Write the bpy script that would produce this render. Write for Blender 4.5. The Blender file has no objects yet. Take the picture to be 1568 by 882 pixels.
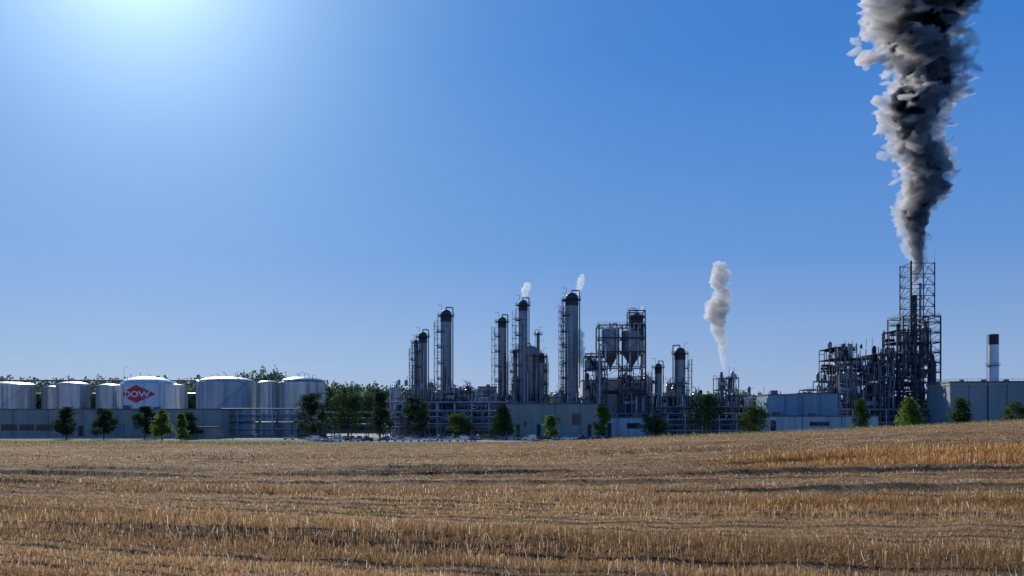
import bpy, math, random
import numpy as np
from mathutils import Vector, noise, Matrix
R=random.Random(7)
rng=np.random.default_rng(5)
F=1358.0; HZ=645.0; CZ=7.0
def X(px,d): return (px-784)/F*d
def Z(py,d): return CZ+(HZ-py)/F*d
scene=bpy.context.scene
col=scene.collection
# ------------------------------------------------------------------ materials
def nodes(m):
    m.use_nodes=True
    return m.node_tree.nodes,m.node_tree.links
def mat(name,c,rough=.6,metal=0.,var=.25,scale=.6,streak=False,bump=0.,bscale=4.,bvec=(1,1,1)):
    m=bpy.data.materials.new(name); N,L=nodes(m); b=N["Principled BSDF"]
    b.inputs["Roughness"].default_value=rough; b.inputs["Metallic"].default_value=metal
    tc=N.new("ShaderNodeTexCoord"); mp=N.new("ShaderNodeMapping")
    mp.inputs["Scale"].default_value=(scale,scale,scale*(.12 if streak else 1))
    L.new(tc.outputs["Object"],mp.inputs["Vector"])
    n=N.new("ShaderNodeTexNoise"); n.inputs["Scale"].default_value=1; n.inputs["Detail"].default_value=6; n.inputs["Roughness"].default_value=.65
    L.new(mp.outputs[0],n.inputs["Vector"])
    r=N.new("ShaderNodeValToRGB"); r.color_ramp.elements[0].position=.3; r.color_ramp.elements[1].position=.7
    r.color_ramp.elements[0].color=(*[v*(1-var) for v in c],1); r.color_ramp.elements[1].color=(*[min(1,v*(1+var)) for v in c],1)
    L.new(n.outputs["Fac"],r.inputs["Fac"]); L.new(r.outputs[0],b.inputs["Base Color"])
    if bump>0:
        mp2=N.new("ShaderNodeMapping"); mp2.inputs["Scale"].default_value=bvec
        L.new(tc.outputs["Object"],mp2.inputs["Vector"])
        w=N.new("ShaderNodeTexWave"); w.inputs["Scale"].default_value=bscale; w.bands_direction='X'
        L.new(mp2.outputs[0],w.inputs["Vector"])
        bp=N.new("ShaderNodeBump"); bp.inputs["Strength"].default_value=bump; bp.inputs["Distance"].default_value=.1
        L.new(w.outputs["Fac"],bp.inputs["Height"]); L.new(bp.outputs[0],b.inputs["Normal"])
    return m
M={}
M['steel']=mat("galvanised_steel",(.12,.14,.17),.5,.3,.45,.3)
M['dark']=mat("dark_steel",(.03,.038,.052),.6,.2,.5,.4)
M['silver']=mat("insulation_cladding",(.44,.47,.50),.30,.7,.28,.35,True)
M['shell']=mat("column_shell",(.20,.23,.27),.36,.5,.45,.4,True)
M['white']=mat("white_paint",(.66,.70,.74),.45,0,.12,.25,True)
M['lightsteel']=mat("pale_paint",(.42,.46,.50),.5,.1,.28,.3,True)
M['beige']=mat("beige_cladding",(.34,.32,.28),.7,0,.15,.2,True,.5,.6)
M['grey']=mat("grey_cladding",(.24,.27,.29),.6,0,.16,.2,True,.5,.6)
M['blue']=mat("blue_grey_cladding",(.22,.32,.42),.55,.1,.14,.2,True,.5,.6)
M['roof']=mat("roof_membrane",(.12,.13,.15),.8)
M['concrete']=mat("concrete",(.34,.33,.31),.85,0,.25,.5)
M['glass']=mat("window_glass",(.03,.04,.05),.1,0,.3,.5)
M['black']=mat("black_steel",(.02,.022,.027),.6)
M['red']=mat("red_paint",(.62,.03,.06),.5,0,.06)
M['signwhite']=mat("sign_white",(.82,.82,.82),.5,0,.03)
M['bark']=mat("bark",(.09,.07,.05),.9,0,.3,4)
M['rubber']=mat("rubber",(.02,.02,.02),.8)
M['orange']=mat("rust_orange",(.32,.14,.06),.6)
M['asphalt']=mat("asphalt",(.06,.06,.065),.85,0,.25,.3)
M['paint']=mat("road_paint",(.7,.7,.68),.6,0,.1)
M['gravel']=mat("gravel",(.22,.21,.19),.9,0,.3,.5)
def leafmat(name,c,tr=.45):
    m=bpy.data.materials.new(name); N,L=nodes(m); N.clear()
    o=N.new("ShaderNodeOutputMaterial"); mix=N.new("ShaderNodeMixShader"); d=N.new("ShaderNodeBsdfDiffuse"); t=N.new("ShaderNodeBsdfTranslucent")
    a=N.new("ShaderNodeAttribute"); a.attribute_name="tint"
    mul=N.new("ShaderNodeMixRGB"); mul.blend_type='MULTIPLY'; mul.inputs[0].default_value=1; mul.inputs[1].default_value=(*c,1)
    L.new(a.outputs["Color"],mul.inputs[2]); L.new(mul.outputs[0],d.inputs[0]); L.new(mul.outputs[0],t.inputs[0])
    mix.inputs[0].default_value=tr; L.new(d.outputs[0],mix.inputs[1]); L.new(t.outputs[0],mix.inputs[2]); L.new(mix.outputs[0],o.inputs[0])
    return m
M['leafdark']=leafmat("foliage_dark",(.045,.075,.035),.35)
M['leafmid']=leafmat("foliage_mid",(.07,.12,.04),.42)
M['leaflight']=leafmat("foliage_light",(.14,.22,.05),.5)
M['leaffar']=leafmat("foliage_far",(.11,.165,.10),.42)  # distance haze put into the leaf colour, paler and bluer
M['straw']=leafmat("straw",(1,1,1),.34)
# ------------------------------------------------------------------ mesh builder
class MB:
    def __init__(s): s.v=[]; s.f=[]; s.m=[]; s.s=[]; s.mats=[]
    def mi(s,k):
        if k not in s.mats: s.mats.append(k)
        return s.mats.index(k)
    def add(s,vs,fs,k,smooth=False):
        o=len(s.v); s.v+=[tuple(v) for v in vs]; i=s.mi(k)
        for f in fs: s.f.append(tuple(a+o for a in f)); s.m.append(i); s.s.append(smooth)
    def box(s,c,d,k,rot=0):
        x,y,z=[a/2 for a in d]; cr,sr=math.cos(rot),math.sin(rot); vs=[]
        for dz in(-z,z):
            for dx,dy in((-x,-y),(x,-y),(x,y),(-x,y)):
                vs.append((c[0]+dx*cr-dy*sr,c[1]+dx*sr+dy*cr,c[2]+dz))
        s.add(vs,[(3,2,1,0),(4,5,6,7),(0,1,5,4),(1,2,6,5),(2,3,7,6),(3,0,4,7)],k)
    def bb(s,x0,x1,y0,y1,z0,z1,k): s.box(((x0+x1)/2,(y0+y1)/2,(z0+z1)/2),(abs(x1-x0),abs(y1-y0),abs(z1-z0)),k)
    def cyl(s,a,b,r0,r1=None,k='steel',n=8,caps=True):
        if r1 is None: r1=r0
        a=Vector(a); b=Vector(b); w=b-a
        if w.length<1e-6: return
        w.normalize(); u=w.orthogonal().normalized(); t=w.cross(u)
        vs=[]
        for p,r in((a,r0),(b,r1)):
            for i in range(n):
                q=2*math.pi*i/n; vs.append(p+u*(r*math.cos(q))+t*(r*math.sin(q)))
        s.add(vs,[(i,(i+1)%n,n+(i+1)%n,n+i) for i in range(n)],k,n>5)
        if caps:
            s.add(vs[:n],[tuple(range(n))[::-1]],k); s.add(vs[n:],[tuple(range(n))],k)
    def path(s,ps,r,k='steel',n=6):
        for a,b in zip(ps[:-1],ps[1:]): s.cyl(a,b,r,r,k,n)
    def lathe(s,cx,cy,prof,k,n=24,smooth=False):
        if smooth: segs=[prof]
        else: segs=[prof[i:i+2] for i in range(len(prof)-1)]
        for sg in segs:
            vs=[];fs=[]
            for r,z in sg:
                for i in range(n):
                    q=2*math.pi*i/n; vs.append((cx+r*math.cos(q),cy+r*math.sin(q),z))
            for j in range(len(sg)-1):
                for i in range(n): fs.append((j*n+i,j*n+(i+1)%n,(j+1)*n+(i+1)%n,(j+1)*n+i))
            s.add(vs,fs,k,True)
    def rail(s,pts,z,k='steel',closed=True,h=1.1,t=.05):
        P=list(pts)+([pts[0]] if closed else [])
        for a,b in zip(P[:-1],P[1:]):
            for hh in(h,h*.5): s.cyl((a[0],a[1],z+hh),(b[0],b[1],z+hh),t,t,k,4,False)
            L=math.hypot(b[0]-a[0],b[1]-a[1]); n=max(1,int(L/2.2))
            for i in range(n):
                q=i/n; s.cyl((a[0]+(b[0]-a[0])*q,a[1]+(b[1]-a[1])*q,z),(a[0]+(b[0]-a[0])*q,a[1]+(b[1]-a[1])*q,z+h),t,t,k,4,False)
    def ring(s,cx,cy,r,z,k='steel',n=16,h=1.1): s.rail([(cx+r*math.cos(2*math.pi*i/n),cy+r*math.sin(2*math.pi*i/n)) for i in range(n)],z,k,True,h)
    def platform(s,cx,cy,ri,ro,z,a0,a1,k='dark',t=.18):
        n=12; vs=[]
        for i in range(n+1):
            q=a0+(a1-a0)*i/n
            for r in(ri,ro):
                for zz in(z-t,z): vs.append((cx+r*math.cos(q),cy+r*math.sin(q),zz))
        fs=[]
        for i in range(n):
            b=i*4;c=b+4
            fs+=[(b+1,b+3,c+3,c+1),(b,c,c+2,b+2),(b+2,c+2,c+3,b+3),(b,b+1,c+1,c)]
        s.add(vs,fs,k)
        s.rail([(cx+(ro-.05)*math.cos(a0+(a1-a0)*i/n),cy+(ro-.05)*math.sin(a0+(a1-a0)*i/n)) for i in range(n+1)],z,'steel',False)
    def ladder(s,x,y,z0,z1,out=(0,-1),k='steel',cage=True):
        ox,oy=out; tx,ty=-oy,ox
        for q in(-.3,.3): s.cyl((x+tx*q,y+ty*q,z0),(x+tx*q,y+ty*q,z1),.05,.05,k,4,False)
        z=z0
        while z<z1: s.cyl((x-tx*.3,y-ty*.3,z),(x+tx*.3,y+ty*.3,z),.03,.03,k,4,False); z+=.6
        if cage:
            z=z0+2.2
            while z<z1:
                ps=[(x+tx*.4*math.cos(a)+ox*.8*math.sin(a),y+ty*.4*math.cos(a)+oy*.8*math.sin(a),z) for a in [math.pi*i/5 for i in range(6)]]
                for a,b in zip(ps[:-1],ps[1:]): s.cyl(a,b,.04,.04,k,4,False)
                z+=1.2
            for a in(.6,1.57,2.5): s.cyl((x+tx*.4*math.cos(a)+ox*.8*math.sin(a),y+ty*.4*math.cos(a)+oy*.8*math.sin(a),z0+2.2),(x+tx*.4*math.cos(a)+ox*.8*math.sin(a),y+ty*.4*math.cos(a)+oy*.8*math.sin(a),z1),.035,.035,k,4,False)
    def obj(s,name,loc=(0,0,0)):
        me=bpy.data.meshes.new(name); me.from_pydata(s.v,[],s.f)
        for k in s.mats: me.materials.append(M[k])
        me.polygons.foreach_set("material_index",s.m); me.polygons.foreach_set("use_smooth",s.s); me.update()
        o=bpy.data.objects.new(name,me); col.objects.link(o); o.location=loc
        return o
# ------------------------------------------------------------------ terrain
ex=[-400,-150,-54,-28,10.7,60,99,150,400]; ez=[.3,.5,.0,.1,1.1,3.0,4.7,7.2,9.5]
def sst(a,b,x):
    t=np.clip((x-a)/(b-a),0,1); return t*t*(3-2*t)
def swarp(x,y):
    return y+.20*x+2.6*np.sin(x/23+.5)+1.6*np.sin(x/11+y/17)+1.2*np.sin(y/9+x/31)
def height(x,y,detail=True):
    he=np.interp(x*260/np.maximum(y,60),ex,ez)
    t=np.clip(y/260,0,1)
    h=4.8+(he-4.8)*t+.15*np.sin(x/19+1)*sst(5,60,y)*(1-t)
    if detail:
        s=swarp(x,y); fall=1-sst(120,240,y)
        b=np.abs(((s/4.6)%1)-.5)*2
        h=h+fall*.26*np.exp(-(b/.25)**2)*np.clip(.45+.75*np.sin(x/7+s*.7),0,2)
        h=h+fall*.05*np.sin(x*1.7+y*.9)*np.sin(y*2.1-x*.6)+fall*.07*np.sin(s*2.9+np.sin(x/5))
    h=h*(1-sst(262,292,y))
    hill=12*sst(500,640,y)*(1-.55*sst(-60,150,x)) + 10*sst(700,1500,y)
    return h+hill
def seg(lst):
    out=[]
    for a,b,st in lst: out+=list(np.arange(a,b,st))
    return np.array(out)
xs=seg([(-6000,-1000,1000),(-1000,-300,50),(-300,-60,4),(-60,60,.45),(60,300,4),(300,1000,50),(1000,6001,1000)])
ys=seg([(-400,-20,40),(-20,8,2),(8,60,.25),(60,130,.7),(130,300,2.5),(300,760,15),(760,2000,100),(2000,9001,1000)])
GX,GY=np.meshgrid(xs,ys); GZ=height(GX,GY)
nx,ny=len(xs),len(ys)
co=np.stack([GX,GY,GZ],-1).reshape(-1,3).astype(np.float32)
def npmesh(name,co,faces,mats,tint=None,smooth=False,mi=None):
    me=bpy.data.meshes.new(name); k=faces.shape[1]
    me.vertices.add(len(co)); me.vertices.foreach_set("co",co.astype(np.float32).ravel())
    me.loops.add(faces.size); me.loops.foreach_set("vertex_index",faces.astype(np.int32).ravel())
    me.polygons.add(len(faces)); me.polygons.foreach_set("loop_start",np.arange(0,faces.size,k,dtype=np.int32))
    me.polygons.foreach_set("loop_total",np.full(len(faces),k,dtype=np.int32))
    for m in mats: me.materials.append(m)
    if mi is not None: me.polygons.foreach_set("material_index",mi.astype(np.int32))
    me.polygons.foreach_set("use_smooth",np.full(len(faces),smooth))
    if tint is not None:
        a=me.attributes.new("tint",'FLOAT_COLOR','POINT')
        a.data.foreach_set("color",np.concatenate([tint,np.ones((len(tint),1))],1).astype(np.float32).ravel())
    me.update(calc_edges=True); me.validate()
    return me
i=np.arange((ny-1)*nx).reshape(ny-1,nx)[:,:-1].ravel()
fc=np.stack([i,i+1,i+nx+1,i+nx],1)
gm=bpy.data.materials.new("ground"); N,L=nodes(gm); b=N["Principled BSDF"]; b.inputs["Roughness"].default_value=.95; b.inputs["Specular IOR Level"].default_value=.1
geo=N.new("ShaderNodeNewGeometry"); sep=N.new("ShaderNodeSeparateXYZ"); L.new(geo.outputs["Position"],sep.inputs[0])
def noisen(sc,vecscale=(1,1,1),rot=0,det=6):
    mp=N.new("ShaderNodeMapping"); mp.inputs["Scale"].default_value=vecscale; mp.inputs["Rotation"].default_value=(0,0,rot); L.new(geo.outputs["Position"],mp.inputs["Vector"])
    n=N.new("ShaderNodeTexNoise"); n.inputs["Scale"].default_value=sc; n.inputs["Detail"].default_value=det; n.inputs["Roughness"].default_value=.7; L.new(mp.outputs[0],n.inputs["Vector"]); return n
def ramp(fac,els):
    r=N.new("ShaderNodeValToRGB"); L.new(fac,r.inputs["Fac"])
    while len(r.color_ramp.elements)<len(els): r.color_ramp.elements.new(.5)
    for e,(p,c) in zip(r.color_ramp.elements,els): e.position=p; e.color=(*c,1)
    return r
n1=noisen(.35,(.25,2.2,1),.2,8); n2=noisen(6)
r1=ramp(n1.outputs["Fac"],[(.3,(.12,.072,.036)),(.5,(.25,.155,.075)),(.7,(.42,.28,.14))])
r2=ramp(n2.outputs["Fac"],[(.3,(.5,.5,.5)),(.7,(1.2,1.2,1.2))])
mu=N.new("ShaderNodeMixRGB"); mu.blend_type='MULTIPLY'; mu.inputs[0].default_value=1; L.new(r1.outputs[0],mu.inputs[1]); L.new(r2.outputs[0],mu.inputs[2])
n3=noisen(.12); r3=ramp(n3.outputs["Fac"],[(.35,(.10,.12,.05)),(.65,(.20,.19,.10))])
lt=N.new("ShaderNodeMath"); lt.operation='GREATER_THAN'; lt.inputs[1].default_value=261; L.new(sep.outputs["Y"],lt.inputs[0])
mx=N.new("ShaderNodeMixRGB"); L.new(lt.outputs[0],mx.inputs[0]); L.new(mu.outputs[0],mx.inputs[1]); L.new(r3.outputs[0],mx.inputs[2]); L.new(mx.outputs[0],b.inputs["Base Color"])
bp=N.new("ShaderNodeBump"); bp.inputs["Strength"].default_value=.6; bp.inputs["Distance"].default_value=.1; L.new(n2.outputs["Fac"],bp.inputs["Height"]); L.new(bp.outputs[0],b.inputs["Normal"])
g=bpy.data.objects.new("field_ground",npmesh("field_ground",co,fc,[gm],smooth=True)); col.objects.link(g)
# plant yard and parking sheets
def sheet(name,x0,x1,y0,y1,z,k):
    m=MB(); m.add([(x0,y0,z),(x1,y0,z),(x1,y1,z),(x0,y1,z)],[(0,1,2,3)],k); return m.obj(name)
sheet("plant_yard",-420,420,345,495,.03,'gravel')
sheet("parking_lot",-75,62,298,338,.05,'asphalt')
mk=MB()
for xx in np.arange(-72,60,2.6):
    mk.bb(xx-.06,xx+.06,303,308,.06,.064,'paint')
mk.obj("parking_markings")
# ------------------------------------------------------------------ stubble
def blades(name,N_,dmin,dmax,amax,kind):
    if kind=='stub':
        d=np.exp(rng.uniform(math.log(dmin),math.log(dmax),N_)); a=rng.uniform(-amax,amax,N_)
        y=d; x=d*np.tan(a)
        s=swarp(x,y)
        row=.45; fr=(s/row)%1; sh=np.where(d<60,(0.5-fr)*.8*row,0); y=y+sh
        wid=np.maximum(.007,d*.00080)*rng.uniform(.5,1.4,N_)
        cell=np.floor(s/4.6+.03*np.sin(x/5)); hv=.5+.5*np.sin(cell*12.9898)
        big=.5+.5*np.sin(x/13+cell*2.1)*np.sin(y/21+x/37)
        ht=(.04+.15*hv*big+.03*big)*rng.uniform(.4,1.5,N_)
        # standing crop band on the right
        e=.5*np.sin(x*.9)+.4*np.sin(x*.37+2)
        u=y+.10*(x-12)
        band=((u>44+e)&(u<57+e)&(x>11+1.5*np.sin(y)))
        band2=((u>23+e*.6)&(u<25.0+e*.6)&(x>7.5+np.sin(y)*1.2))
        ht=np.where(band,rng.uniform(.3,.6,N_)*np.clip((x-9)/12,.25,1),ht)
        ht=np.where(band2,rng.uniform(.12,.28,N_),ht)
        lie=(rng.random(N_)<.42)&~band
        tilt=np.where(lie,rng.uniform(1.15,1.5,N_),np.abs(rng.normal(0,.35,N_)))
        ht=np.where(lie,ht*1.6+.05,ht)
        z=height(x,y)
        base=np.array([.74,.48,.225]); b2=np.array([.24,.135,.058]); b3=np.array([.95,.83,.60])
        q=rng.random(N_)[:,None]
        bandn=(.5+.5*np.sin(s*1.37+np.sin(x/6)*2))*.45+(.5+.5*np.sin(s*.53+x/17))*.4+(.5+.5*np.sin(s*.19+x/29+1))*.15
        patch=.5+.5*np.sin(x/9+np.sin(y/13)*2)*np.sin(y/15-x/23)
        bandn=(bandn*.75+patch*.25)[:,None]
        c=b2+(base-b2)*np.clip(q*1.0*(-.1+1.9*bandn),0,1); c=np.where(rng.random((N_,1))<.09*(.3+bandn),b3,c)
        c=np.where((band|band2)[:,None],c*np.array([1.0,.86,.66]),c)
        tr=(((s)%17<.45)|((s-2)%17<.45)); ht=np.where(tr,ht*.2,ht); c=np.where(tr[:,None],c*.42,c)
        gp=np.zeros(N_,bool)
        for gx,gy,gr in [(-4.2,24.5,.35),(-3.4,24.3,.25),(0.3,22.4,.22),(1.9,18.9,.25),(1.2,18.6,.15),(6.2,22.4,.15),(-9,32,.4),(-1.5,33,.3),(8,26,.2)]:
            gp|=(((x-gx)/2.0)**2+((y-gy)*1.0)**2<(gr*(1+.4*np.sin(x*3)))**2)
        gp&=rng.random(N_)<.5
        c=np.where(gp[:,None],np.array([.11,.19,.04])*rng.uniform(.6,1.4,(N_,1)),c); ht=np.where(gp,ht*1.2,ht)
    else:
        x=rng.uniform(-330,330,N_); y=rng.uniform(dmin,dmax,N_)
        z=height(x,y); wid=rng.uniform(.08,.28,N_)
        cl=.5+.5*np.sin(x/4.3+np.sin(y/3)*2)*np.sin(x/11+1)
        ht=rng.uniform(.4,1.0,N_)*(.5+.9*cl)
        ht=np.where(y<263,ht*.7,ht)
        ht*=np.where((x>-62)&(x<30),.22,1)
        tilt=np.abs(rng.normal(0,.3,N_))
        q=rng.random((N_,1))
        c=np.where(q<.55,np.array([.52,.45,.28]),np.where(q<.8,np.array([.22,.25,.11]),np.array([.11,.15,.05])))*rng.uniform(.7,1.2,(N_,1))
        gz_=((x>30)&(y<261))[:,None]
        c=np.where(gz_&(q>.35),np.array([.13,.17,.05])*rng.uniform(.7,1.3,(N_,1)),c)
        c=np.where(((y>265)&(y<272))[:,None],c*np.array([.5,.6,.45]),c); ht=np.where((y>265)&(y<272),ht*.3,ht)
    az=rng.uniform(0,2*np.pi,N_); fa=rng.uniform(0,2*np.pi,N_)
    wx,wy=np.cos(fa)*wid/2,np.sin(fa)*wid/2
    tx=x+np.cos(az)*np.sin(tilt)*ht; ty=y+np.sin(az)*np.sin(tilt)*ht; tz=z+np.cos(tilt)*ht
    tz=np.maximum(tz,z+.03)
    P=np.empty((N_,3,3)); P[:,0]=np.stack([x-wx,y-wy,z-.01],1); P[:,1]=np.stack([x+wx,y+wy,z-.01],1); P[:,2]=np.stack([tx,ty,tz],1)
    if kind=='stub': # blunt cut stalks: second triangle
        Q=np.empty((N_,4,3)); Q[:,0]=P[:,0]; Q[:,1]=P[:,1]; Q[:,2]=P[:,2]+np.stack([wx,wy,0*wx],1)*.7; Q[:,3]=P[:,2]-np.stack([wx,wy,0*wx],1)*.7; P=Q
    k=P.shape[1]
    me=npmesh(name,P.reshape(-1,3),np.arange(N_*k).reshape(-1,k),[M['straw']],np.repeat(c,k,0))
    o=bpy.data.objects.new(name,me); col.objects.link(o)
blades("wheat_stubble",660000,11,262,.66,'stub')
blades("verge_grass",110000,256,294,0,'verge')
# ------------------------------------------------------------------ trees
def leafquads(C,size,n):
    a=rng.normal(size=(n,3)); a/=np.linalg.norm(a,axis=1)[:,None]
    b_=rng.normal(size=(n,3)); b_=np.cross(a,b_); b_/=np.linalg.norm(b_,axis=1)[:,None]
    s=(size*rng.uniform(.6,1.4,n))[:,None]
    return np.stack([C-a*s,C+b_*s*.6,C+a*s,C-b_*s*.6],1)
def crown(shape,h,w,nc,nl,size,z0f=.18):
    tot=[];tt=[]
    z0=h*z0f
    for c in range(nc):
        t=rng.random()**.85; zz=z0+(h-z0)*t
        if shape=='cone': rr=w/2*(1-t)**.75*min(1,.45+t*5)
        elif shape=='poplar': rr=w/2*math.sin(math.pi*min(1,(.12+t*.88)))**.6
        else: rr=w/2*math.sqrt(max(.02,1-((t-.42)/.60)**2))
        an=rng.uniform(0,2*np.pi); q=math.sqrt(rng.random())*1.0
        cc=np.array([math.cos(an)*rr*q,math.sin(an)*rr*q,zz])
        cr=w*rng.uniform(.09,.19)
        n=int(nl/nc*rng.uniform(.5,1.5))
        p=rng.normal(size=(n,3))*cr*.6*np.array([1,1,.75])+cc
        tot.append(p); tt.append(np.full(n,rng.uniform(.6,1.35)))
    p=np.concatenate(tot); p[:,2]=np.minimum(p[:,2],h+.3); tt=np.concatenate(tt)
    return leafquads(p,size,len(p)),tt
def tree(px,ytop,w_px,d,shape,k,name):
    h=Z(ytop,d); w=1.28*w_px/F*d; m=MB(); x0=X(px,d)
    tr=.02*h+.06
    pts=[(0,0,-.2),(R.uniform(-.1,.1),0,h*.3),(R.uniform(-.3,.3),R.uniform(-.2,.2),h*.6),(0,0,h*.9)]
    for j in range(3): m.cyl(pts[j],pts[j+1],tr*(1-.3*j),tr*(1-.3*(j+1)),'bark',8)
    for j in range(9):
        z=h*R.uniform(.22,.7); a=R.uniform(0,6.28); l=w*.38*R.uniform(.6,1)
        m.cyl((0,0,z),(l*math.cos(a),l*math.sin(a),z+l*R.uniform(.5,1)),tr*.35,tr*.1,'bark',5)
    Q,tt=crown(shape,h,w,int(34+w*2),3800,.24+.008*h,.15 if shape!='round' else .2)
    nv=len(m.v); co=np.concatenate([np.array(m.v),Q.reshape(-1,3)])
    me=bpy.data.meshes.new(name)
    fs=m.f+[tuple(nv+4*q+r for r in range(4)) for q in range(len(Q))]
    me.from_pydata(co.tolist(),[],fs); me.materials.append(M['bark']); me.materials.append(M[k])
    me.polygons.foreach_set("material_index",[0]*len(m.f)+[1]*len(Q))
    a=me.attributes.new("tint",'FLOAT_COLOR','POINT')
    tv=np.concatenate([np.ones(nv),np.repeat(tt,4)]); a.data.foreach_set("color",np.stack([tv*1.03,tv,tv*.95,tv*0+1],1).astype(np.float32).ravel())
    o=bpy.data.objects.new(name,me); col.objects.link(o); o.location=(x0,d,0)
for t in [(102,625,26,345,'round','leafdark','maple_tree'),(159,627,26,345,'round','leafdark','maple_tree'),(222,624,24,345,'round','leafdark','maple_tree'),
 (248,627,24,318,'cone','leaflight','linden_tree'),(277,635,17,322,'cone','leaflight','linden_tree'),(287,633,22,348,'round','leafdark','maple_tree'),
 (478,604,38,330,'round','leafdark','maple_tree'),(533,604,46,345,'round','leafdark','maple_tree'),(582,602,32,350,'cone','leafdark','maple_tree'),
 (637,610,30,345,'round','leafdark','maple_tree'),(703,634,28,345,'round','leafmid','linden_tree'),(770,624,32,345,'cone','leafmid','maple_tree'),
 (843,638,22,342,'cone','leaflight','linden_tree'),(923,619,20,340,'poplar','leaflight','poplar_tree'),(1001,640,34,345,'round','leafmid','linden_tree'),
 (1079,606,42,335,'round','leafmid','linden_tree'),(1154,624,38,340,'round','leafmid','linden_tree'),(1317,611,28,325,'cone','leaflight','linden_tree'),
 (1393,610,36,320,'cone','leaflight','linden_tree'),(1472,611,36,315,'cone','leafmid','linden_tree'),(1560,616,32,310,'round','leafmid','linden_tree')]: tree(*t)
# distant wood
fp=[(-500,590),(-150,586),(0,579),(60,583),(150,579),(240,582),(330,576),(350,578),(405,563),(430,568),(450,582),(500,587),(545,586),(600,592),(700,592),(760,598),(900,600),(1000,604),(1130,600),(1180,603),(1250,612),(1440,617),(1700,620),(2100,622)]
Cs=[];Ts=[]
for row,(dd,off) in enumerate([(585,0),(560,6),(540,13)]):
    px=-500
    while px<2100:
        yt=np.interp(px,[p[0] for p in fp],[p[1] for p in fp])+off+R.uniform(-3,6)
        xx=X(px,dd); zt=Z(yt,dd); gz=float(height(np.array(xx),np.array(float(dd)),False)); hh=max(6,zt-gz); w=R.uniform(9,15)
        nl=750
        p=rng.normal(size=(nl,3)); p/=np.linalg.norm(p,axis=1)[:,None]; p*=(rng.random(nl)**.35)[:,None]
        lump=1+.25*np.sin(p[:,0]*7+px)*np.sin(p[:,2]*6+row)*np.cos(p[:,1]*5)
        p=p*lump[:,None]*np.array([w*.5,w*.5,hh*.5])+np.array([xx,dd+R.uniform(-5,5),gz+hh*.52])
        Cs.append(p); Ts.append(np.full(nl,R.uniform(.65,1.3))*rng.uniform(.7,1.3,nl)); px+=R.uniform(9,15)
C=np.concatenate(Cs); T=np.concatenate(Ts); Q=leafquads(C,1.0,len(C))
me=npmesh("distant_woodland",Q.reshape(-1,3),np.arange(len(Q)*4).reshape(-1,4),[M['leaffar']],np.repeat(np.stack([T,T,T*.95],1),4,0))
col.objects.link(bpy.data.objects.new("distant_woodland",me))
# ------------------------------------------------------------------ tanks
def tank(px0,px1,yedge,yapex,d,k,stairs=True,name="storage_tank",bands=6,rails=True,seed=0):
    m=MB(); r=(px1-px0)/2/F*d; cx=X((px0+px1)/2,d); cy=d+r; zt=Z(yedge,d); za=Z(yapex,d)
    # silhouettes are seen at centre depth
    sc=(d+r)/d; cx*=sc; r*=sc; zt=CZ+(zt-CZ)*sc; za=CZ+(za-CZ)*sc
    n=40
    m.lathe(cx,cy,[(r+.3,0),(r+.3,.4),(r,.4)],'concrete',n)
    for j in range(bands):
        z0=.4+(zt-.4)*j/bands; z1=.4+(zt-.4)*(j+1)/bands
        m.lathe(cx,cy,[(r,z0),(r,z1-.12),(r+.07,z1-.12),(r+.07,z1),(r,z1)],k,n)
    prof=[(r+.12,zt-.2),(r+.12,zt+.05)]+[(r*math.cos(a),zt+.05+(za-zt)*math.sin(a)) for a in [i/6*math.pi/2*.98 for i in range(7)]]
    m.lathe(cx,cy,prof[:2],k,n); m.lathe(cx,cy,prof[1:],k,n,True)
    if k=='silver':
        for q in range(n):
            a=2*math.pi*q/n; m.cyl((cx+(r+.05)*math.cos(a),cy+(r+.05)*math.sin(a),.4),(cx+(r+.05)*math.cos(a),cy+(r+.05)*math.sin(a),zt),.09,.09,k,4,False)
    if rails: m.ring(cx,cy,r-.2,zt+.1,'steel',24)
    if stairs:
        a0=-2.6; ns=int(zt/.5)
        for q in range(ns):
            a=a0+(q/ns)*(zt/r)*1.1; z=.4+q*(zt-.4)/ns
            m.box((cx+(r+.6)*math.cos(a),cy+(r+.6)*math.sin(a),z),(.9,.35,.08),'steel',a)
            if q%3==0: m.cyl((cx+(r+1.05)*math.cos(a),cy+(r+1.05)*math.sin(a),z),(cx+(r+1.05)*math.cos(a),cy+(r+1.05)*math.sin(a),z+1.1),.05,.05,'steel',4)
    RR=random.Random(seed+int(px0))
    for q in range(5):
        a=RR.uniform(3.3,6.1); rr=r*RR.uniform(.2,.9); x=cx+rr*math.cos(a); y=cy+rr*math.sin(a); zb=zt+(za-zt)*math.sqrt(max(0,1-(rr/r)**2))*.9
        hh=RR.uniform(1,3.2); m.cyl((x,y,zb),(x,y,zb+hh),.12,.12,'steel',6)
        if RR.random()<.6: m.cyl((x,y,zb+hh),(x+RR.choice([-1,1])*1.6,y,zb+hh+.7),.09,.09,'steel',5)
        else: m.cyl((x,y,zb+hh),(x,y,zb+hh+.3),.35,.2,'steel',8)
    for q in range(4):
        a=RR.uniform(3.6,5.9); x=cx+(r+.35)*math.cos(a); y=cy+(r+.35)*math.sin(a)
        m.path([(x,y,zt-.4),(x,y,1.5),(x,y-2,1.5)],.14,'lightsteel')
    return m,cx,cy,r
m,*_=tank(-24,50,589,585,425,'silver'); m.obj("storage_tank")
m,*_=tank(68,89,594,591,440,'silver',False); m.obj("storage_tank")
m,*_=tank(88,136,589,585,425,'silver'); m.obj("storage_tank")
m,*_=tank(150,187,591,588,430,'silver'); m.obj("storage_tank")
m,*_=tank(244,286,592,588,450,'silver',False); m.obj("storage_tank")
m,*_=tank(303,390,586,577,415,'lightsteel'); m.obj("storage_tank")
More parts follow.
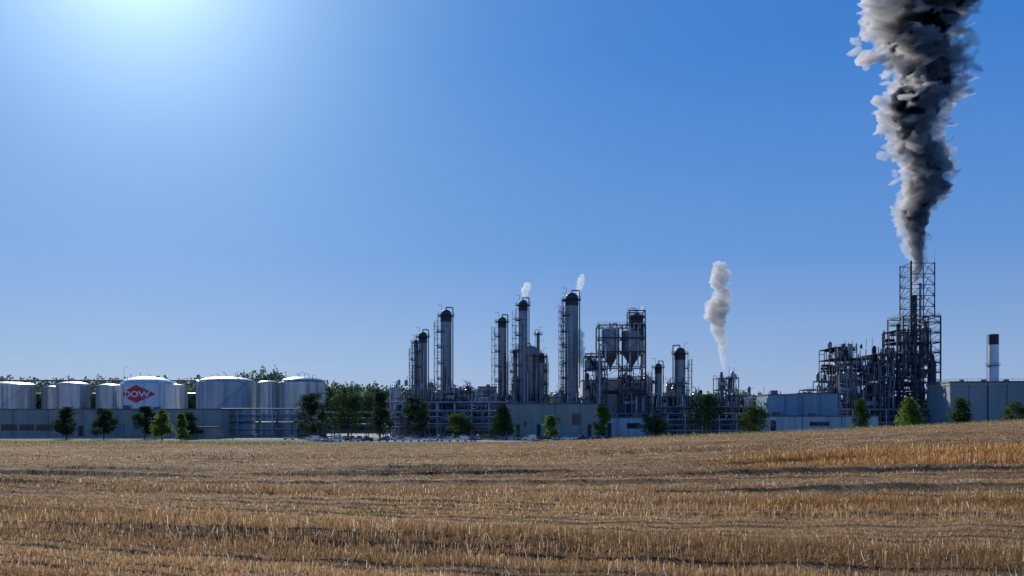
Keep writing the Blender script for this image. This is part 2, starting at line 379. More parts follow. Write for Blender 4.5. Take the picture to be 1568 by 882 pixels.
m,*_=tank(394,428,587,583,420,'silver',False); m.obj("storage_tank")
m,*_=tank(422,440,588,585,445,'silver',False); m.obj("storage_tank")
m,*_=tank(430,498,586,577,415,'silver'); m.obj("storage_tank")
m,*_=tank(-110,-40,588,584,430,'silver'); m.obj("storage_tank")
m,cx,cy,r=tank(188,265,589,577,420,'white',False)
tk=m.obj("storage_tank")
zc=Z(604.5,420)*1.0+.4; a0=math.atan2(-cy,-cx)-math.radians(25)
def wrap(u,v,off): a=a0+u/r; return (cx+(r+off)*math.cos(a),cy+(r+off)*math.sin(a),zc+v)
def diamond(name,W,H,off,k):
    m=MB(); n=24; vs=[];fs=[]
    for q in range(n+1):
        u=-W+2*W*q/n; hh=H*(1-abs(u)/W); vs+=[wrap(u,-hh,off),wrap(u,hh,off)]
    for q in range(n): fs.append((2*q,2*q+2,2*q+3,2*q+1))
    m.add(vs,fs,k); o=m.obj(name); o.parent=tk
diamond("sign_border",9.3,4.5,.12,'signwhite'); diamond("sign_diamond",8.9,4.3,.2,'red')
cu=bpy.data.curves.new("t",'FONT'); cu.body="DOW"; cu.size=4.3; cu.align_x='CENTER'; cu.offset=.09; cu.resolution_u=6
to=bpy.data.objects.new("t",cu); col.objects.link(to); bpy.context.view_layer.update()
tm=bpy.data.meshes.new_from_object(to.evaluated_get(bpy.context.evaluated_depsgraph_get())); bpy.data.objects.remove(to)
for v in tm.vertices: v.co=wrap(v.co.x*1.1,v.co.y*.9-1.4,.34)
tm.materials.clear(); tm.materials.append(M['signwhite']); tm.name="sign_lettering"
o=bpy.data.objects.new("sign_lettering",tm); col.objects.link(o); o.parent=tk
# ------------------------------------------------------------------ columns
def column(px,w,ytop,d,side=-1,nplat=5,k='shell',name="distillation_column",cap=True,extra=1,skirt=0,ladder=True,off=2.2):
    m=MB(); r=w/2/F*d; cx=X(px,d); zt=Z(ytop,d); RR=random.Random(int(px*7))
    body=zt-r*.9
    m.lathe(cx,d,[(r*1.15,0),(r*1.02,3),(r,3),(r,body)],k,20)
    m.lathe(cx,d,[(r*math.cos(a),body+r*.9*math.sin(a)) for a in [i/6*math.pi/2*.98 for i in range(7)]],'dark' if cap else k,20,True)
    if cap:
        m.lathe(cx,d,[(r*1.03,body-3.5),(r*1.03,body)],'dark',20)
    z=4
    while z<body: m.lathe(cx,d,[(r+.0,z),(r+.06,z),(r+.06,z+.15),(r,z+.15)],'steel',20); z+=3.1
    for q in range(nplat):
        zz=body-.6-(body-10)*(q/nplat)**1.0*.95 if q else body-.6
        if q==0: a0_,a1_=0,2*math.pi*.98
        else: a0_=(math.pi if side<0 else 0)-1.1+RR.uniform(-.3,.3); a1_=a0_+2.3
        m.platform(cx,d,r+.05,r+1.4,zz,a0_,a1_)
    if ladder:
        zz=2; j=0
        while zz<body:
            a=(math.pi+.35 if side<0 else -.35)+(.3 if j%2 else 0)*side
            x=cx+(r+.9)*math.cos(a); y=d+(r+.9)*math.sin(a)
            m.ladder(x,y,zz,min(body,zz+9),(math.cos(a),math.sin(a))); zz+=8; j+=1
        # access tower beside column
        tx=cx+side*(r+off)
        for sx in(-.7,.7):
            for sy in(-.7,.7): m.cyl((tx+sx,d+sy,0),(tx+sx,d+sy,body-3),.13,.13,'steel',4)
        zz=3; fl=1
        while zz<body-4:
            m.box((tx,d,zz),(1.7,1.7,.12),'dark'); m.cyl((tx-.7*fl,d-.7,zz),(tx+.7*fl,d-.7,zz+3),.09,.09,'steel',4)
            m.cyl((tx,d,zz),(cx,d,zz),.1,.1,'steel',4); fl*=-1; zz+=3
    for q in range(3*extra):
        a=RR.uniform(-2.8,-.3); rr=r+.35+.2*RR.random(); x=cx+rr*math.cos(a); y=d+rr*math.sin(a); ztp=body*RR.uniform(.4,.95)
        pr=RR.uniform(.12,.32)
        m.path([(cx+r*.9*math.cos(a),d+r*.9*math.sin(a),ztp),(x,y,ztp),(x,y,2)],pr,RR.choice(['silver','steel','dark']),8)
    # overhead line and davit
    m.path([(cx,d,zt-.2),(cx,d,zt+1.0),(cx-side*(r+.6),d,zt+.9),(cx-side*(r+.6),d,body*.35)],.28*min(1,r/2),'shell',8)
    m.path([(cx+side*r*.8,d,body),(cx+side*r*.8,d,zt+2.0),(cx+side*(r+1.4),d,zt+2.2)],.08,'steel',5)
    return m
column(647.5,13,508,412,-1,5).obj("distillation_column")
column(637,7,520,416,-1,4,extra=1,off=1.4).obj("distillation_column")
column(683,17,474,410,-1,6).obj("distillation_column")
column(769,13,485,412,-1,6).obj("distillation_column")
column(801,14,459,408,-1,7).obj("distillation_column")
column(875.5,20,448,405,-1,7).obj("distillation_column")
column(868,6,456,409,-1,5,off=1.2).obj("distillation_column")
column(1041,17,532,405,1,4).obj("distillation_column")
column(1008,11,556,405,-1,3).obj("distillation_column")
# reactor cluster next to column
column(812,32,529,420,1,3,'shell',cap=False,ladder=False).obj("reactor_vessel")
column(829,9,540,410,1,4,off=1.3).obj("distillation_column")
column(789,7,534,412,-1,3,off=1.2).obj("distillation_column")
column(824,5,508,414,1,3,cap=False,ladder=False).obj("distillation_column")
column(716,6,590,410,-1,2,off=1.2).obj("distillation_column")
column(660,7,585,400,-1,2,off=1.2,cap=False).obj("distillation_column")
column(1118,7,580,408,1,2,off=1.2).obj("distillation_column")
# ------------------------------------------------------------------ process units
def unit(name,px0,px1,ytop,d,depth,lev,seed,dens=1.,bay=6.,kk=('silver','shell','steel','dark','lightsteel'),steel='steel',brace=.35,top_eq=True):
    RR=random.Random(seed); m=MB(); x0,x1=X(px0,d),X(px1,d); zt=Z(ytop,d); y0,y1=d,d+depth
    nb=max(1,round((x1-x0)/bay)); xs_=[x0+(x1-x0)*i/nb for i in range(nb+1)]; nd=max(1,round(depth/7)); ys_=[y0+depth*i/nd for i in range(nd+1)]
    zs=[zt*(i+1)/lev for i in range(lev)]; bs=.17
    hts={}
    for i,x in enumerate(xs_):
        tall=zt if RR.random()<.75 else zs[max(0,lev-2)]
        hts[i]=tall
        for y in ys_: m.bb(x-bs,x+bs,y-bs,y+bs,0,tall,steel)
    for z in zs:
        for i in range(nb):
            if z>min(hts[i],hts[i+1])+.1: continue
            a,b_=xs_[i],xs_[i+1]
            for y in ys_: m.bb(a+bs,b_-bs,y-.14,y+.14,z-.4,z,steel)
            if RR.random()<.8:
                m.bb(a+.2,b_-.2,y0+.2,y1-.2,z+.01,z+.12,'dark'); m.rail([(a,y0),(b_,y0)],z+.1,steel,False)
            if RR.random()<brace:
                zz=z-zt/lev; m.cyl((a,y0-.2,zz),(b_,y0-.2,z),.11,.11,steel,4)
            n=int(3*dens*RR.uniform(.4,1.6))
            hgt=zt/lev
            for q in range(n):
                t=RR.random(); k=RR.choice(kk); cx=RR.uniform(a+.8,b_-.8); cy=RR.uniform(y0+.6,y1-1)
                zb=z-hgt+.15
                if t<.28:
                    r=RR.uniform(.4,min(1.5,(b_-a)*.28)); hh=hgt*RR.uniform(.5,.95)
                    m.lathe(cx,cy,[(r*.8,zb),(r,zb+.5),(r,zb+hh*.85),(r*.75,zb+hh*.96),(.05,zb+hh)],k,12)
                    m.cyl((cx,cy,zb+hh),(cx,cy,zb+hh+.8),.15,.15,k,6)
                elif t<.5:
                    r=RR.uniform(.35,1.0); zc_=zb+RR.uniform(r+.3,max(r+.4,hgt-r-.4))
                    m.cyl((a+.5,cy,zc_),(b_-.5,cy,zc_),r,r,k,12); m.cyl((a+.5,cy,zc_),(a+.1,cy,zc_),r,r*.5,k,12); m.cyl((b_-.5,cy,zc_),(b_-.1,cy,zc_),r,r*.5,k,12)
                    m.bb(a+1,a+1.3,cy-.3,cy+.3,zb,zc_,'steel')
                else:
                    r=RR.uniform(.1,.3); zc_=zb+RR.uniform(.4,hgt-.5); c2=RR.uniform(a,b_)
                    m.path([(cx,y0-.4,zb),(cx,y0-.4,zc_),(c2,y0-.4,zc_),(c2,y0-.4,z+RR.uniform(0,hgt*.4))],r,k,6)
    for q in range(int(nb*2*dens)):
        x=RR.uniform(x0,x1); y=RR.choice([y0-.7,y1,y0+.3]); r=RR.uniform(.1,.34); za=zt*RR.uniform(.4,1.05); x2=x+RR.uniform(-8,8); x2=min(max(x2,x0),x1)
        m.path([(x,y,0),(x,y,za),(x2,y,za),(x2,y,za*RR.uniform(.2,.8))],r,RR.choice(kk),7)
    if top_eq:
        for q in range(max(1,int(nb*1.3))):
            x=RR.uniform(x0,x1); r=RR.uniform(.25,1.1); h=RR.uniform(1,4.5)
            m.lathe(x,y0+depth/2,[(r,zt),(r,zt+h*.8),(r*.5,zt+h),(.02,zt+h+.1)],RR.choice(kk),10)
        for q in range(max(1,nb)):
            x=RR.uniform(x0,x1); m.cyl((x,y0,zt),(x,y0,zt+RR.uniform(2,5)),.09,.09,steel,5)
    return m
unit("pipe_rack",598,640,589,405,14,4,1,2.6).obj("process_unit")
unit("",640,700,594,402,16,4,2,2.6).obj("process_unit")
unit("",700,748,599,405,14,4,3,2.3,top_eq=True).obj("process_unit")
unit("",752,790,607,398,12,3,4,2.2,top_eq=False).obj("process_unit")
unit("",784,838,582,412,14,4,5,2.6).obj("process_unit")
unit("",814,838,545,424,10,6,15,2.,bay=4).obj("process_unit")
unit("",836,896,610,400,14,3,6,2.2).obj("process_unit")
unit("",990,1052,586,400,16,4,8,2.4).obj("process_unit")
unit("",1100,1131,578,402,10,5,9,2.2,bay=4.5).obj("process_unit")
unit("",1045,1100,609,405,14,3,10,2.2).obj("process_unit")
unit("",1131,1174,605,405,12,3,11,2.2).obj("process_unit")
unit("",1236,1283,596,430,12,4,12,1.2,bay=5).obj("process_unit")
unit("",1254,1282,583,420,8,4,13,1.2,bay=4).obj("process_unit")
# pipe racks
def rack(px0,px1,ztop,lv,d,seed,depth=6):
    RR=random.Random(seed); m=MB(); x0,x1=X(px0,d),X(px1,d); n=max(2,int((x1-x0)/7))
    for i in range(n+1):
        x=x0+(x1-x0)*i/n
        for y in(d,d+depth): m.bb(x-.2,x+.2,y-.2,y+.2,0,ztop,'lightsteel' if seed%2 else 'steel')
        for j in range(lv): z=ztop*(1-j*.24); m.bb(x-.18,x+.18,d+.2,d+depth-.2,z-.45,z-.05,'steel')
    for y in(d,d+depth): m.bb(x0,x1,y-.26,y+.26,ztop+.0,ztop+.35,'steel')
    for j in range(lv):
        z=ztop*(1-j*.24)
        if j: m.bb(x0,x1,d-.12,d+.12,z-.5,z-.2,'steel')
        for q in range(7):
            r=RR.uniform(.1,.33); a,b_=x0,x1
            if RR.random()<.3: a=RR.uniform(x0,(x0+x1)/2)
            y=d+.4+q*depth/8; m.cyl((a,y,z+r),(b_,y,z+r),r,r,RR.choice(['silver','silver','lightsteel','shell','dark','orange' if q==3 else 'steel']),8)
    return m
rack(337,470,Z(627,385),4,385,21).obj("pipe_rack")
rack(455,640,Z(633,380),3,380,22).obj("pipe_rack")
rack(590,775,Z(617,390),4,390,23).obj("pipe_rack")
rack(620,770,Z(630,372),3,372,24).obj("pipe_rack")
rack(918,1180,Z(634,382),4,382,25).obj("pipe_rack")
rack(0,300,Z(583,462),2,462,26).obj("pipe_rack")
rack(1280,1460,Z(628,400),3,400,27).obj("pipe_rack")
rack(970,1170,Z(624,396),3,396,28).obj("pipe_rack")
# ------------------------------------------------------------------ silo tower
def silo(px0,px1,ytop,ycone,ybot,d,m,k='lightsteel'):
    r=(px1-px0)/2/F*d; cx=X((px0+px1)/2,d); z0,z1,z2=Z(ybot,d),Z(ycone,d),Z(ytop,d)
    m.lathe(cx,d,[(.5,z0),(r,z1),(r,z2),(r*.5,z2+1),(.3,z2+1.6)],k,20)
    m.cyl((cx,d,z0-2),(cx,d,z0),.35,.5,'steel',8); m.ring(cx,d,r,z2,'steel',12)
    m.cyl((cx,d,z2+1),(cx,d,z2+3),.3,.3,'steel',8)
def frame(m,px0,px1,ys_,d,depth,nb,steel='steel',w=.25,decks=True,brace=True):
    x0,x1=X(px0,d),X(px1,d); y0,y1=d-depth/2,d+depth/2; zs=[Z(y,d) for y in ys_]; zt=zs[-1]
    xs_=[x0+(x1-x0)*i/nb for i in range(nb+1)]
    for x in xs_:
        for y in(y0,y1): m.bb(x-w,x+w,y-w,y+w,0,zt,steel)
    pz=0
    for z in zs:
        for y in(y0,y1): m.bb(x0-w,x1+w,y-w*.8,y+w*.8,z+.005,z+.5,steel)
        for x in xs_: m.bb(x-w*.8,x+w*.8,y0+w,y1-w,z-.1,z+.4,steel)
        m.rail([(x0,y0-.3),(x1,y0-.3),(x1,y1+.3),(x0,y1+.3)],z+.5,'steel')
        if brace:
            for i in range(nb):
                if (i+int(z))%2==0: m.cyl((xs_[i],y0-.1,pz),(xs_[i+1],y0-.1,z),.14,.14,steel,4)
                else: m.cyl((xs_[i],y0-.1,z),(xs_[i+1],y0-.1,pz),.14,.14,steel,4)
        pz=z
    return m
m=MB(); d=398
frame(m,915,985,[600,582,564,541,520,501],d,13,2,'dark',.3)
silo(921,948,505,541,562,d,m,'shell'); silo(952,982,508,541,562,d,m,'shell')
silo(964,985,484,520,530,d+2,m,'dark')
for p in (937,957,969,978): m.path([(X(p,d),d-4,Z(505,d)),(X(p,d),d-4,Z(497,d)),(X(p+6,d),d-4,Z(497,d)),(X(p+6,d),d-4,Z(560,d))],.3,'silver',8)
frame(m,962,986,[512,498,487,478],d+2,8,1,'dark',.22)
m.path([(X(972,d),d,Z(480,d)),(X(972,d),d,Z(473,d)),(X(967,d),d,Z(471,d))],.12,'steel',6)
m.path([(X(916,d),d-6.8,0),(X(916,d),d-6.8,Z(530,d)),(X(925,d),d-6.8,Z(530,d)),(X(925,d),d-6.8,Z(552,d))],.35,'lightsteel',8)
m.obj("silo_tower")
unit("",896,930,545,402,10,6,31,2.,bay=5).obj("process_unit")
unit("",950,990,566,404,8,5,33,2.,bay=5,top_eq=False).obj("process_unit")
unit("",955,990,600,392,6,2,32,1.2,bay=5,top_eq=False).obj("process_unit")
# ------------------------------------------------------------------ boiler structure + stack tower
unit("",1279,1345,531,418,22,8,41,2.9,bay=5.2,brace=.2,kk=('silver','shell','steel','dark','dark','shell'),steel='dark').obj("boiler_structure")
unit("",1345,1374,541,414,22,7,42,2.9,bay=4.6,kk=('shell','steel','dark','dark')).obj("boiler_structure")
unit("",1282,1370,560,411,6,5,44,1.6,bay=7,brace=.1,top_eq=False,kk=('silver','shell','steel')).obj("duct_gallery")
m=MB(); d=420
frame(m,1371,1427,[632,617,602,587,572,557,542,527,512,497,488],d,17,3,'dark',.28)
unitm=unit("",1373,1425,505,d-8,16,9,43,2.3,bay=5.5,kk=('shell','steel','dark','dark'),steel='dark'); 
o_=len(m.v)
for f,mi_,sm in zip(unitm.f,unitm.m,unitm.s):
    m.f.append(tuple(a+o_ for a in f)); m.m.append(m.mi(unitm.mats[mi_])); m.s.append(sm)
m.v+=unitm.v
xa,xb=X(1386,d),X(1422.5,d); hy=(xb-xa)/2; z0,z1=Z(488,d),Z(406,d)
cor=[(xa,d-hy),(xb,d-hy),(xb,d+hy),(xa,d+hy)]
for c in cor: m.cyl((*c,z0),(*c,z1+R.uniform(0,1)),.28,.28,'dark',6)
nl=5
for j in range(nl):
    za,zb=z0+(z1-z0)*j/nl,z0+(z1-z0)*(j+1)/nl
    for q in range(4):
        a,b_=cor[q],cor[(q+1)%4]; mm=((a[0]+b_[0])/2,(a[1]+b_[1])/2)
        m.cyl((*a,zb),(*b_,zb),.18,.18,'dark',5)
        m.cyl((*a,za),(*mm,zb),.15,.15,'dark',5); m.cyl((*b_,za),(*mm,zb),.15,.15,'dark',5)
sx=X(1400,d)
m.cyl((sx,d,0),(sx,d,Z(452,d)),1.35,1.2,'dark',16); m.cyl((sx,d,Z(470,d)),(sx,d,Z(452,d)),1.28,1.25,'black',16)
m.cyl((X(1385.5,d),d-hy-1,Z(520,d)),(X(1385.5,d),d-hy-1,Z(403,d)),.45,.45,'black',8)
m.cyl((X(1412,d),d+2,0),(X(1412,d),d+2,Z(432,d)),.6,.6,'shell',10)
m.cyl((xb,d-hy,z1),(xb,d-hy,Z(386,d)),.09,.05,'steel',5)
# ducts around stack
for j,(p,yy) in enumerate([(1378,520),(1392,540),(1408,500),(1418,550)]):
    m.lathe(X(p,d),d-6,[(.3,Z(yy+60,d)),(1.8,Z(yy+50,d)),(1.8,Z(yy+8,d)),(1.0,Z(yy,d)),(.9,Z(yy-6,d))],'dark' if j%2 else 'shell',14)
m.obj("exhaust_stack_tower")
# vent stack of small plume
m=MB(); d=402; m.cyl((X(1108,d),d+4,0),(X(1108,d),d+4,Z(569,d)),.7,.55,'dark',12); m.cyl((X(1108,d),d+4,Z(576,d)),(X(1108,d),d+4,Z(574,d)),.9,.9,'steel',12); m.ladder(X(1108,d),d+3.2,10,Z(574,d)); m.obj("vent_stack")
# ------------------------------------------------------------------ buildings
def building(name,px0,px1,ytop,d,depth,k,wins=(),roofk='roof',parapet=True,eq=3,seed=1,stripes=()):
    RR=random.Random(seed); x0,x1=X(px0,d),X(px1,d); zt=Z(ytop,d)
    root=bpy.data.objects.new(name,None); col.objects.link(root)
    def part(m,n): o=m.obj(n); o.parent=root
    m=MB(); m.bb(x0,x1,d,d+depth,0,zt,k); m.bb(x0-.05,x1+.05,d-.06,d+depth+.05,-.1,.6,'concrete'); part(m,"walls")
    m=MB(); m.bb(x0-.25,x1+.25,d-.25,d+depth+.25,zt+.003,zt+.45,roofk)
    for q in range(eq):
        x=RR.uniform(x0+2,x1-2); s=RR.uniform(1,3); m.bb(x-s/2,x+s/2,d+4,d+6.5,zt+.45,zt+.45+s*.6,'steel'); m.cyl((x+s,d+5,zt+.45),(x+s,d+5,zt+1.8),.2,.2,'steel',8)
    part(m,"roof")
    m=MB(); mf=MB()
    for w in wins:
        a,b_,t,bt=X(w[0],d),X(w[1],d),Z(w[2],d),Z(w[3],d); bt=max(bt,.05); kk=w[4] if len(w)>4 else 'glass'
        m.bb(a,b_,d-.03,d+.02,bt,t,kk)
        for xx in (a,b_): mf.bb(xx-.08,xx+.08,d-.1,d-.035,bt,t,'steel')
        for zz in (t,bt): mf.bb(a-.12,b_+.12,d-.13,d-.036,zz-.08,zz+.08,'steel')
        n=int((b_-a)/1.5)
        if kk=='glass':
            for q in range(1,n): xx=a+(b_-a)*q/n; mf.bb(xx-.04,xx+.04,d-.09,d-.034,bt+.08,t-.08,'steel')
    # cladding joints, downpipes
    n=int((x1-x0)/7)
    for q in range(1,n): xx=x0+(x1-x0)*q/n; mf.bb(xx-.04,xx+.04,d-.03,d-.002,.7,zt,'dark')
    for q in range(1,max(2,n//2)): xx=x0+(x1-x0)*q/max(2,n//2)+1; mf.cyl((xx,d-.15,0),(xx,d-.15,zt),.09,.09,'steel',6)
    part(m,"windows"); part(mf,"frames")
    return root
building("warehouse_building",-90,337,627.5,372,30,'beige',[(2,26,650,659),(30,52,650,659),(56,80,650,659),(120,128,652,668,'dark'),(175,190,650,668,'grey'),(206,214,648,656),(240,252,650,668,'dark'),(300,306,652,668,'dark'),(-60,-20,650,659)],eq=5)
building("laboratory_building",775,917,619,368,22,'beige',[(876,889,633,650),(790,796,650,668,'dark'),(802,806,646,652),(822,828,650,668,'dark'),(846,858,640,647),(900,905,650,668,'dark')],eq=5,seed=4)
building("packing_building",892,990,583,410,20,'white',[(926,947,598,603,'dark'),(900,906,610,618),(950,966,612,620),(912,919,624,640,'dark'),(970,976,597,602)],eq=3,seed=5)
building("low_annex_building",918,1000,640,378,14,'lightsteel',[(930,936,648,668,'dark'),(960,980,648,656)],eq=1,seed=6)
building("process_hall_building",1222,1283,603,388,18,'blue',[(1228,1230,606,636,'grey')],eq=1,seed=7)
building("process_hall_building",1176,1221.5,605,386,18,'blue',[],eq=1,seed=8)
building("low_hall_building",1165,1345,638,376,16,'lightsteel',[(1180,1188,644,660,'dark'),(1240,1270,646,652)],eq=2,seed=9)
building("office_block",732,760,593,430,12,'blue',[(736,756,598,602)],eq=1,seed=10)
building("switchgear_building",455,492,655,352,10,'dark',[(460,470,658,664)],eq=0,seed=12)
building("loading_shelter",268,330,655,352,8,'beige',[(285,292,658,668,'dark'),(300,312,658,664)],eq=0,seed=13)
# warehouse on the right, turned slightly
root=bpy.data.objects.new("corner_warehouse_building",None); col.objects.link(root)
m=MB(); L_,D_=70,30; h=Z(586,372)
m.bb(0,L_,0,D_,0,h,'grey'); o=m.obj("walls"); o.parent=root
m=MB(); m.bb(-.5,L_+.5,-.5,D_+.5,h+.003,h+.7,'roof'); m.bb(-.3,L_+.3,-.3,D_+.3,h-.9,h-.002,'beige')
for q in range(5): m.bb(5+q*9,6.5+q*9,3,5,h+.7,h+1.6,'steel')
m.rail([(0,0),(L_,0),(L_,D_),(0,D_)],h+.7); o=m.obj("roof"); o.parent=root
m=MB()
for q in range(1,9): m.bb(q*7.5-.12,q*7.5+.12,-.06,-.003,0,h-.9,'dark')
m.bb(9,13,-.1,-.004,0,5,'dark'); m.bb(24,34,-.1,-.004,h*.45,h*.55,'glass'); m.cyl((14.9,-.2,0),(14.9,-.2,h),.22,.22,'dark',6)
o=m.obj("doors_and_joints"); o.parent=root
root.location=(X(1455,375),375,0); root.rotation_euler=(0,0,-.14)
m=MB(); d=400; r=7.2/F*d; cx=X(1521.5,d)
m.lathe(cx,d,[(r*1.05,0),(r,Z(528,d))],'white',24); m.lathe(cx,d,[(r+.01,Z(528,d)),(r+.01,Z(512,d)),(r*.8,Z(512,d)),(r*.8,Z(516,d))],'black',24)
m.lathe(cx,d,[(r*.79,Z(517,d)),(.01,Z(517,d))],'black',24)
m.ladder(cx-r-.3,d,5,Z(513,d),(-1,0)); m.platform(cx,d,r+.02,r+1,Z(560,d),2,5.4); m.obj("chimney")
# rear tanks / vessels between units to thicken silhouette
for p0,p1,yt,dd in [(712,724,597,430),(985,998,580,420),(1020,1030,590,415),(1060,1072,604,420),(1140,1150,607,420),(848,862,604,425),(600,612,594,425)]:
    m,*_=tank(p0,p1,yt,yt-3,dd,'silver',False,bands=4); m.obj("process_vessel")
# ------------------------------------------------------------------ masts and lamps
def lamp(px,ytop,d):
    m=MB(); x=X(px,d); h=Z(ytop,d); m.cyl((x,d,0),(x,d,h),.12,.07,'steel',6); m.cyl((x,d,h),(x+1.3,d,h+.15),.06,.05,'steel',5); m.box((x+1.5,d,h+.13),(.9,.35,.16),'lightsteel'); m.box((x,d,.3),(.5,.5,.6),'concrete'); m.obj("street_lamp")
for a in [(356,634,345),(520,640,340),(610,636,340),(675,640,342),(740,638,342),(815,642,342),(888,640,340),(190,562,470),(1040,632,345),(1210,634,345)]: lamp(*a)
# fences
m=MB(); x=-300
while x<200:
    m.cyl((x,343,0),(x,343,2.2),.05,.05,'steel',4)
    x+=3
for z in(.3,1.1,1.9,2.2): m.cyl((-300,343,z),(200,343,z),.03,.03,'steel',4)
m.obj("perimeter_fence")
# ------------------------------------------------------------------ cars
def carmesh(name,paint,van=False):
    mt=bpy.data.materials.new("car_paint_"+name); N,L=nodes(mt); b=N["Principled BSDF"]; b.inputs["Base Color"].default_value=(*paint,1); b.inputs["Roughness"].default_value=.3; b.inputs["Metallic"].default_value=.3; b.inputs["Coat Weight"].default_value=.8
    M['p'+name]=mt; m=MB(); k='p'+name
    if van: body=[(-2.3,.35),(-2.35,1.0),(-2.3,1.9),(1.0,1.95),(1.7,1.2),(2.3,1.0),(2.35,.4)]; cab=[(.2,1.25),(.3,1.78),(.95,1.8),(1.5,1.25)]
    else: body=[(-2.1,.35),(-2.15,.85),(-1.9,1.0),(-.9,1.02),(1.0,.98),(1.9,.82),(2.12,.6),(2.1,.35)]; cab=[(-1.8,1.0),(-1.15,1.42),(.25,1.45),(1.1,.98)]
    def ext(prof,w,k,inset=0):
        n=len(prof); vs=[(-w,p[0],p[1]) for p in prof]+[(w,p[0],p[1]) for p in prof]
        if inset:
            zmin=min(p[1] for p in prof); vs=[(v[0]*(1-inset*(v[2]-zmin)/.45),v[1],v[2]) for v in vs]
        m.add(vs,[tuple(range(n)),tuple(range(n,2*n))[::-1]]+[(i,n+i,n+(i+1)%n,(i+1)%n) for i in range(n)],k)
    ext(body,.88,k)
    if not van:
        ext(cab,.80,'glass',.14); ext([(-1.2,1.43),(.25,1.46),(.2,1.50),(-1.1,1.48)],.66,k)
        for sx in(-1,1): m.cyl((sx*.78,-.4,1.0),(sx*.69,-.4,1.46),.05,.05,k,4); m.cyl((sx*.8,1.05,1.0),(sx*.69,.28,1.46),.05,.05,k,4)
    else:
        for sx in(-1,1): m.box((sx*.885,.8,1.5),(.02,.9,.5),'glass')
        m.add([(-.75,1.05,1.9),(.75,1.05,1.9),(.8,1.65,1.28),(-.8,1.65,1.28)],[(0,1,2,3)],'glass')
    for sx in(-1,1):
        for yy in(-1.35,1.35):
            m.cyl((sx*.72,yy,.33),(sx*.92,yy,.33),.33,.33,'rubber',14); m.cyl((sx*.925,yy,.33),(sx*.94,yy,.33),.18,.18,'silver',10)
        m.box((sx*.65,2.1,.68),(.35,.1,.16),'signwhite'); m.box((sx*.7,-2.12,.8),(.25,.1,.18),'red'); m.box((sx*1.0,.75,1.02),(.2,.1,.14),k)
    m.box((0,2.13,.45),(1.2,.06,.2),'black'); m.box((0,-2.16,.55),(.5,.04,.12),'signwhite')
    o=m.obj("tmp"); me=o.data; bpy.data.objects.remove(o); me.name="car_"+name; return me
CM=[carmesh("white",(.85,.85,.85)),carmesh("silver",(.62,.64,.67)),carmesh("black",(.02,.02,.025)),carmesh("blue",(.05,.12,.32)),carmesh("grey",(.16,.17,.18)),carmesh("red",(.4,.03,.03)),carmesh("vanwhite",(.8,.8,.8),True)]
def car(x,y,rot,i):
    o=bpy.data.objects.new("parked_van" if i==6 else "parked_car",CM[i]); col.objects.link(o); o.location=(x,y,.05); o.rotation_euler=(0,0,rot)
x=-64
while x<36:
    if x<-12 or x>-8:
        side=R.random()<.45
        dd=303 if x<-12 else 322
        if side: x+=1.4
        car(x,dd+R.uniform(-.3,.3),(1.57 if side else R.choice([0,math.pi]))+R.uniform(-.05,.05),R.choice([0,0,0,0,1,1,1,2,3,4,5,6,6]))
        if side: x+=1.4
    x+=2.6
x=-70
while x<40:
    if R.random()<.7: car(x,331+R.uniform(-.3,.3),R.choice([0,math.pi]),R.choice([0,1,2,3,6,1,0]))
    x+=2.6
for x,y in [(-76,333),(-84,334),(-70,312),(-140,350)]: car(x,y,1.57+R.uniform(-.1,.1),R.choice([0,1,6,2]))
